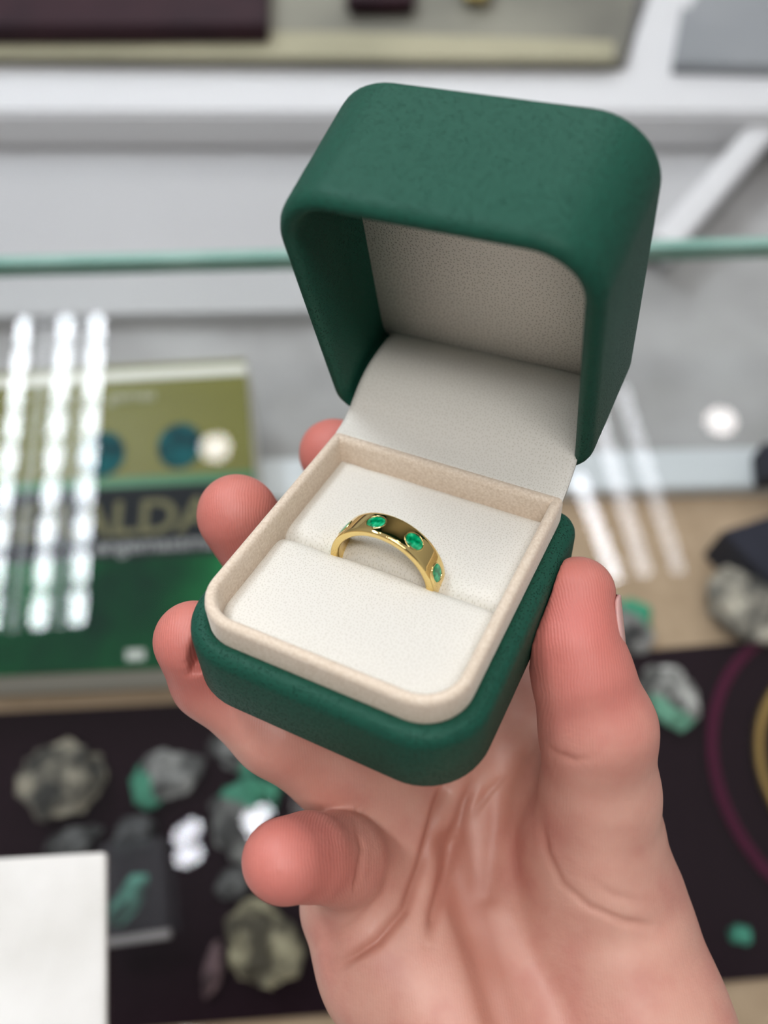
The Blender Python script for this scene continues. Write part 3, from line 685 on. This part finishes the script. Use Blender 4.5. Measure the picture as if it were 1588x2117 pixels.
pxy = np.stack([cc[:, 0] / cc[:, 2] * FPX + 794, cc[:, 1] / cc[:, 2] * FPX + 1058.5], 1); mmpx = cc[:, 2] / FPX
CREASES = [  # polyline over the palm, width mm, depth mm
    ([(925, 1600), (905, 1660), (888, 1730), (868, 1800), (838, 1880), (780, 1945), (690, 2003)], 1.1, 1.15),
    ([(985, 1600), (960, 1660), (945, 1730), (922, 1810), (900, 1880), (888, 1950)], 1.3, 1.25),
    ([(1075, 1560), (1040, 1640), (1022, 1740), (1010, 1850)], 2.4, .8),
    ([(935, 1750), (958, 1850), (990, 1950), (1040, 2117), (1090, 2250)], 3.4, 2.2),
    ([(960, 1880), (1000, 1960), (1030, 2040), (1050, 2117)], 1.0, .5),
    ([(1118, 1530), (1150, 1558), (1190, 1572), (1225, 1566)], .7, .4),
    ([(1120, 1690), (1128, 1760), (1160, 1825), (1220, 1875), (1290, 1905), (1360, 1915)], .8, .45),
    ([(1215, 1815), (1270, 1850), (1330, 1868)], .8, .25),
    ([(735, 1700), (750, 1755), (740, 1820), (705, 1868)], .6, .5),
    ([(1120, 1530), (1060, 1590), (1010, 1640), (970, 1690)], 1.2, .7),
    ([(640, 1960), (690, 1935), (740, 1905), (790, 1850), (812, 1790)], .9, .3),
]
disp = np.zeros(nv)
for pl, sg, dp in CREASES:
    best = np.full(nv, 1e9)
    for a, b in zip(pl, pl[1:]):
        a, b = np.array(a, float), np.array(b, float); ba = b - a; h = np.clip((pxy - a) @ ba / (ba @ ba), 0, 1)
        best = np.minimum(best, np.linalg.norm(pxy - a - h[:, None] * ba, axis=1))
    L_ = np.array(pl[0], float), np.array(pl[-1], float)
    fade = np.clip(np.minimum(np.linalg.norm(pxy - L_[0], axis=1), np.linalg.norm(pxy - L_[1], axis=1)) / 60 + .1, 0, 1)
    disp = np.maximum(disp, dp * fade * np.exp(-(best * mmpx / sg) ** 2)) if sg < 2 else disp + dp * np.exp(-(best * mmpx / sg) ** 2)
thumb_only = hand_sdf  # creases only on the camera-facing skin
disp = np.where(facing & ~((np.minimum.reduce([cone(cc, a, b) for a, b in zip(H_PINKY[:3], H_PINKY[1:3])]) < 1.5) & (pxy[:, 0] < 730)), disp, 0)
co2 = co - no * disp[:, None] / 1000
co2 += no * np.array([mnoise.noise(Vector(c_ * 90)) * .00035 for c_ in co])[:, None]
me.vertices.foreach_set('co', co2.ravel()); me.update()
red = np.zeros(nv)
for tip, rad in ((H_PINKY[0], 16), (H_RING[0], 17), (H_MID[0], 20), (H_INDEX[0], 24), ((1180, 1290, 146), 20), (H_RING[2], 10)):
    red = np.maximum(red, np.exp(-(np.linalg.norm(cc - cpt(*tip[:3]), axis=1) / rad) ** 2) * (.5 if tip is H_RING[2] else 1))
at_ = me.attributes.new('flush', 'FLOAT', 'POINT'); at_.data.foreach_set('value', red)
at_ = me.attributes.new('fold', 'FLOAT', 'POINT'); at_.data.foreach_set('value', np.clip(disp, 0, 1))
for p in me.polygons: p.use_smooth = True
M_skin = mat('skin', rough=.48); b = P(M_skin); b.inputs['Subsurface Weight'].default_value = .12; b.inputs['Subsurface Radius'].default_value = (1, .35, .2); b.inputs['Subsurface Scale'].default_value = .003
co_ = objco(M_skin)
n1_ = N(M_skin, 'ShaderNodeTexNoise'); n1_.inputs['Scale'].default_value = 75; n1_.inputs['Detail'].default_value = 4; lk(M_skin, co_, n1_.inputs['Vector'])
r1 = ramp(M_skin, n1_.outputs['Fac'], [(.34, (.66, .36, .28)), (.52, (.62, .31, .24)), (.70, (.56, .24, .19))])
af = N(M_skin, 'ShaderNodeAttribute'); af.attribute_name = 'flush'
mc = N(M_skin, 'ShaderNodeMix', data_type='RGBA'); lk(M_skin, af.outputs['Fac'], mc.inputs['Factor']); lk(M_skin, r1.outputs[0], mc.inputs['A']); mc.inputs['B'].default_value = (.62, .17, .14, 1)
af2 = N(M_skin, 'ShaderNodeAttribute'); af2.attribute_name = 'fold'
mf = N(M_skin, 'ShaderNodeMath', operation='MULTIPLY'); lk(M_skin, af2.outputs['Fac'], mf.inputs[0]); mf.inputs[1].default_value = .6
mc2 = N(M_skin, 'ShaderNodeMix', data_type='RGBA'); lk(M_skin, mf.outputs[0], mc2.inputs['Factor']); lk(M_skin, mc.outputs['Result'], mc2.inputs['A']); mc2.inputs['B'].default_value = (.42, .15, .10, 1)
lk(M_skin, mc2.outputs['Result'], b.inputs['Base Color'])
wv = N(M_skin, 'ShaderNodeTexWave'); wv.inputs['Scale'].default_value = 620; wv.inputs['Distortion'].default_value = 9; wv.inputs['Detail'].default_value = 2; wv.inputs['Detail Scale'].default_value = .25; lk(M_skin, co_, wv.inputs['Vector'])
n3 = N(M_skin, 'ShaderNodeTexNoise'); n3.inputs['Scale'].default_value = 900; n3.inputs['Detail'].default_value = 3; lk(M_skin, co_, n3.inputs['Vector'])
ma = N(M_skin, 'ShaderNodeMath', operation='MULTIPLY_ADD'); lk(M_skin, wv.outputs['Fac'], ma.inputs[0]); ma.inputs[1].default_value = .3; lk(M_skin, n3.outputs['Fac'], ma.inputs[2])
fl = N(M_skin, 'ShaderNodeMath', operation='MULTIPLY_ADD'); lk(M_skin, af.outputs['Fac'], fl.inputs[0]); fl.inputs[1].default_value = .45; fl.inputs[2].default_value = .12; lk(M_skin, fl.outputs[0], ma.inputs[1])
add_bump(M_skin, ma.outputs[0], .42, .00014)
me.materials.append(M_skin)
org = Vector((co[:, 0].mean(), co[:, 1].mean(), co[:, 2].mean()))
me.transform(Matrix.Translation(-org)); hand = bpy.data.objects.new('hand', me); COL.objects.link(hand); hand.location = org
tag(hand, "person's bare right hand, palm up, gripping the green ring box between thumb and fingers", 'hand')
# nails
M_nail = mat('nail', (.62, .36, .33), .28, Subsurface_Weight=.1, Subsurface_Scale=.002)
def nail(pa, pb, ra, rb, e1, f0, f1, lift, name):
    pa, pb = cpt(*pa), cpt(*pb); axv = nrm(pb - pa); e1 = nrm(e1 - (e1 @ axv) * axv); e2 = np.cross(axv, e1)
    if e2[2] < 0: e2 = -e2
    vs, fs = [], []; nu, nv_ = 16, 14
    for lay in (0, 1):
        for i in range(nu + 1):
            u = i / nu; c_ = pa + (pb - pa) * u; r = ra + (rb - ra) * u
            wd = math.sqrt(max(0, 1 - (2 * u - 1) ** 6)); 
            for j in range(nv_ + 1):
                v = (j / nv_ * 2 - 1) * wd; f_ = math.radians((f0 + f1) / 2 + v * (f1 - f0) / 2)
                rr_ = r + lift * (1 - .8 * v * v) - lay * .5
                q = c_ + rr_ * (math.cos(f_) * e1 + math.sin(f_) * e2); vs.append(tuple(Vector(q @ MW.T / 1000 + C0) - org))
    K = (nu + 1) * (nv_ + 1)
    for i in range(nu):
        for j in range(nv_):
            a = i * (nv_ + 1) + j; q_ = (a, a + 1, a + nv_ + 2, a + nv_ + 1); fs.append(q_); fs.append(tuple(x + K for x in q_[::-1]))
    for i in range(nu):
        for j in (0, nv_):
            a = i * (nv_ + 1) + j; fs.append((a, a + nv_ + 1, a + nv_ + 1 + K, a + K))
    return mk(name, vs, fs, M_nail, hand)
nail((1197, 1218, 151), (1193, 1352, 149), 6.7, 8.1, np.array([1., 0, 0]), -36, 90, .8, 'fingernail')
nail((588, 1770, 141), (588, 1815, 141), 6.6, 5.0, np.array([-1., .3, 0]), -14, 80, .5, 'fingernail')
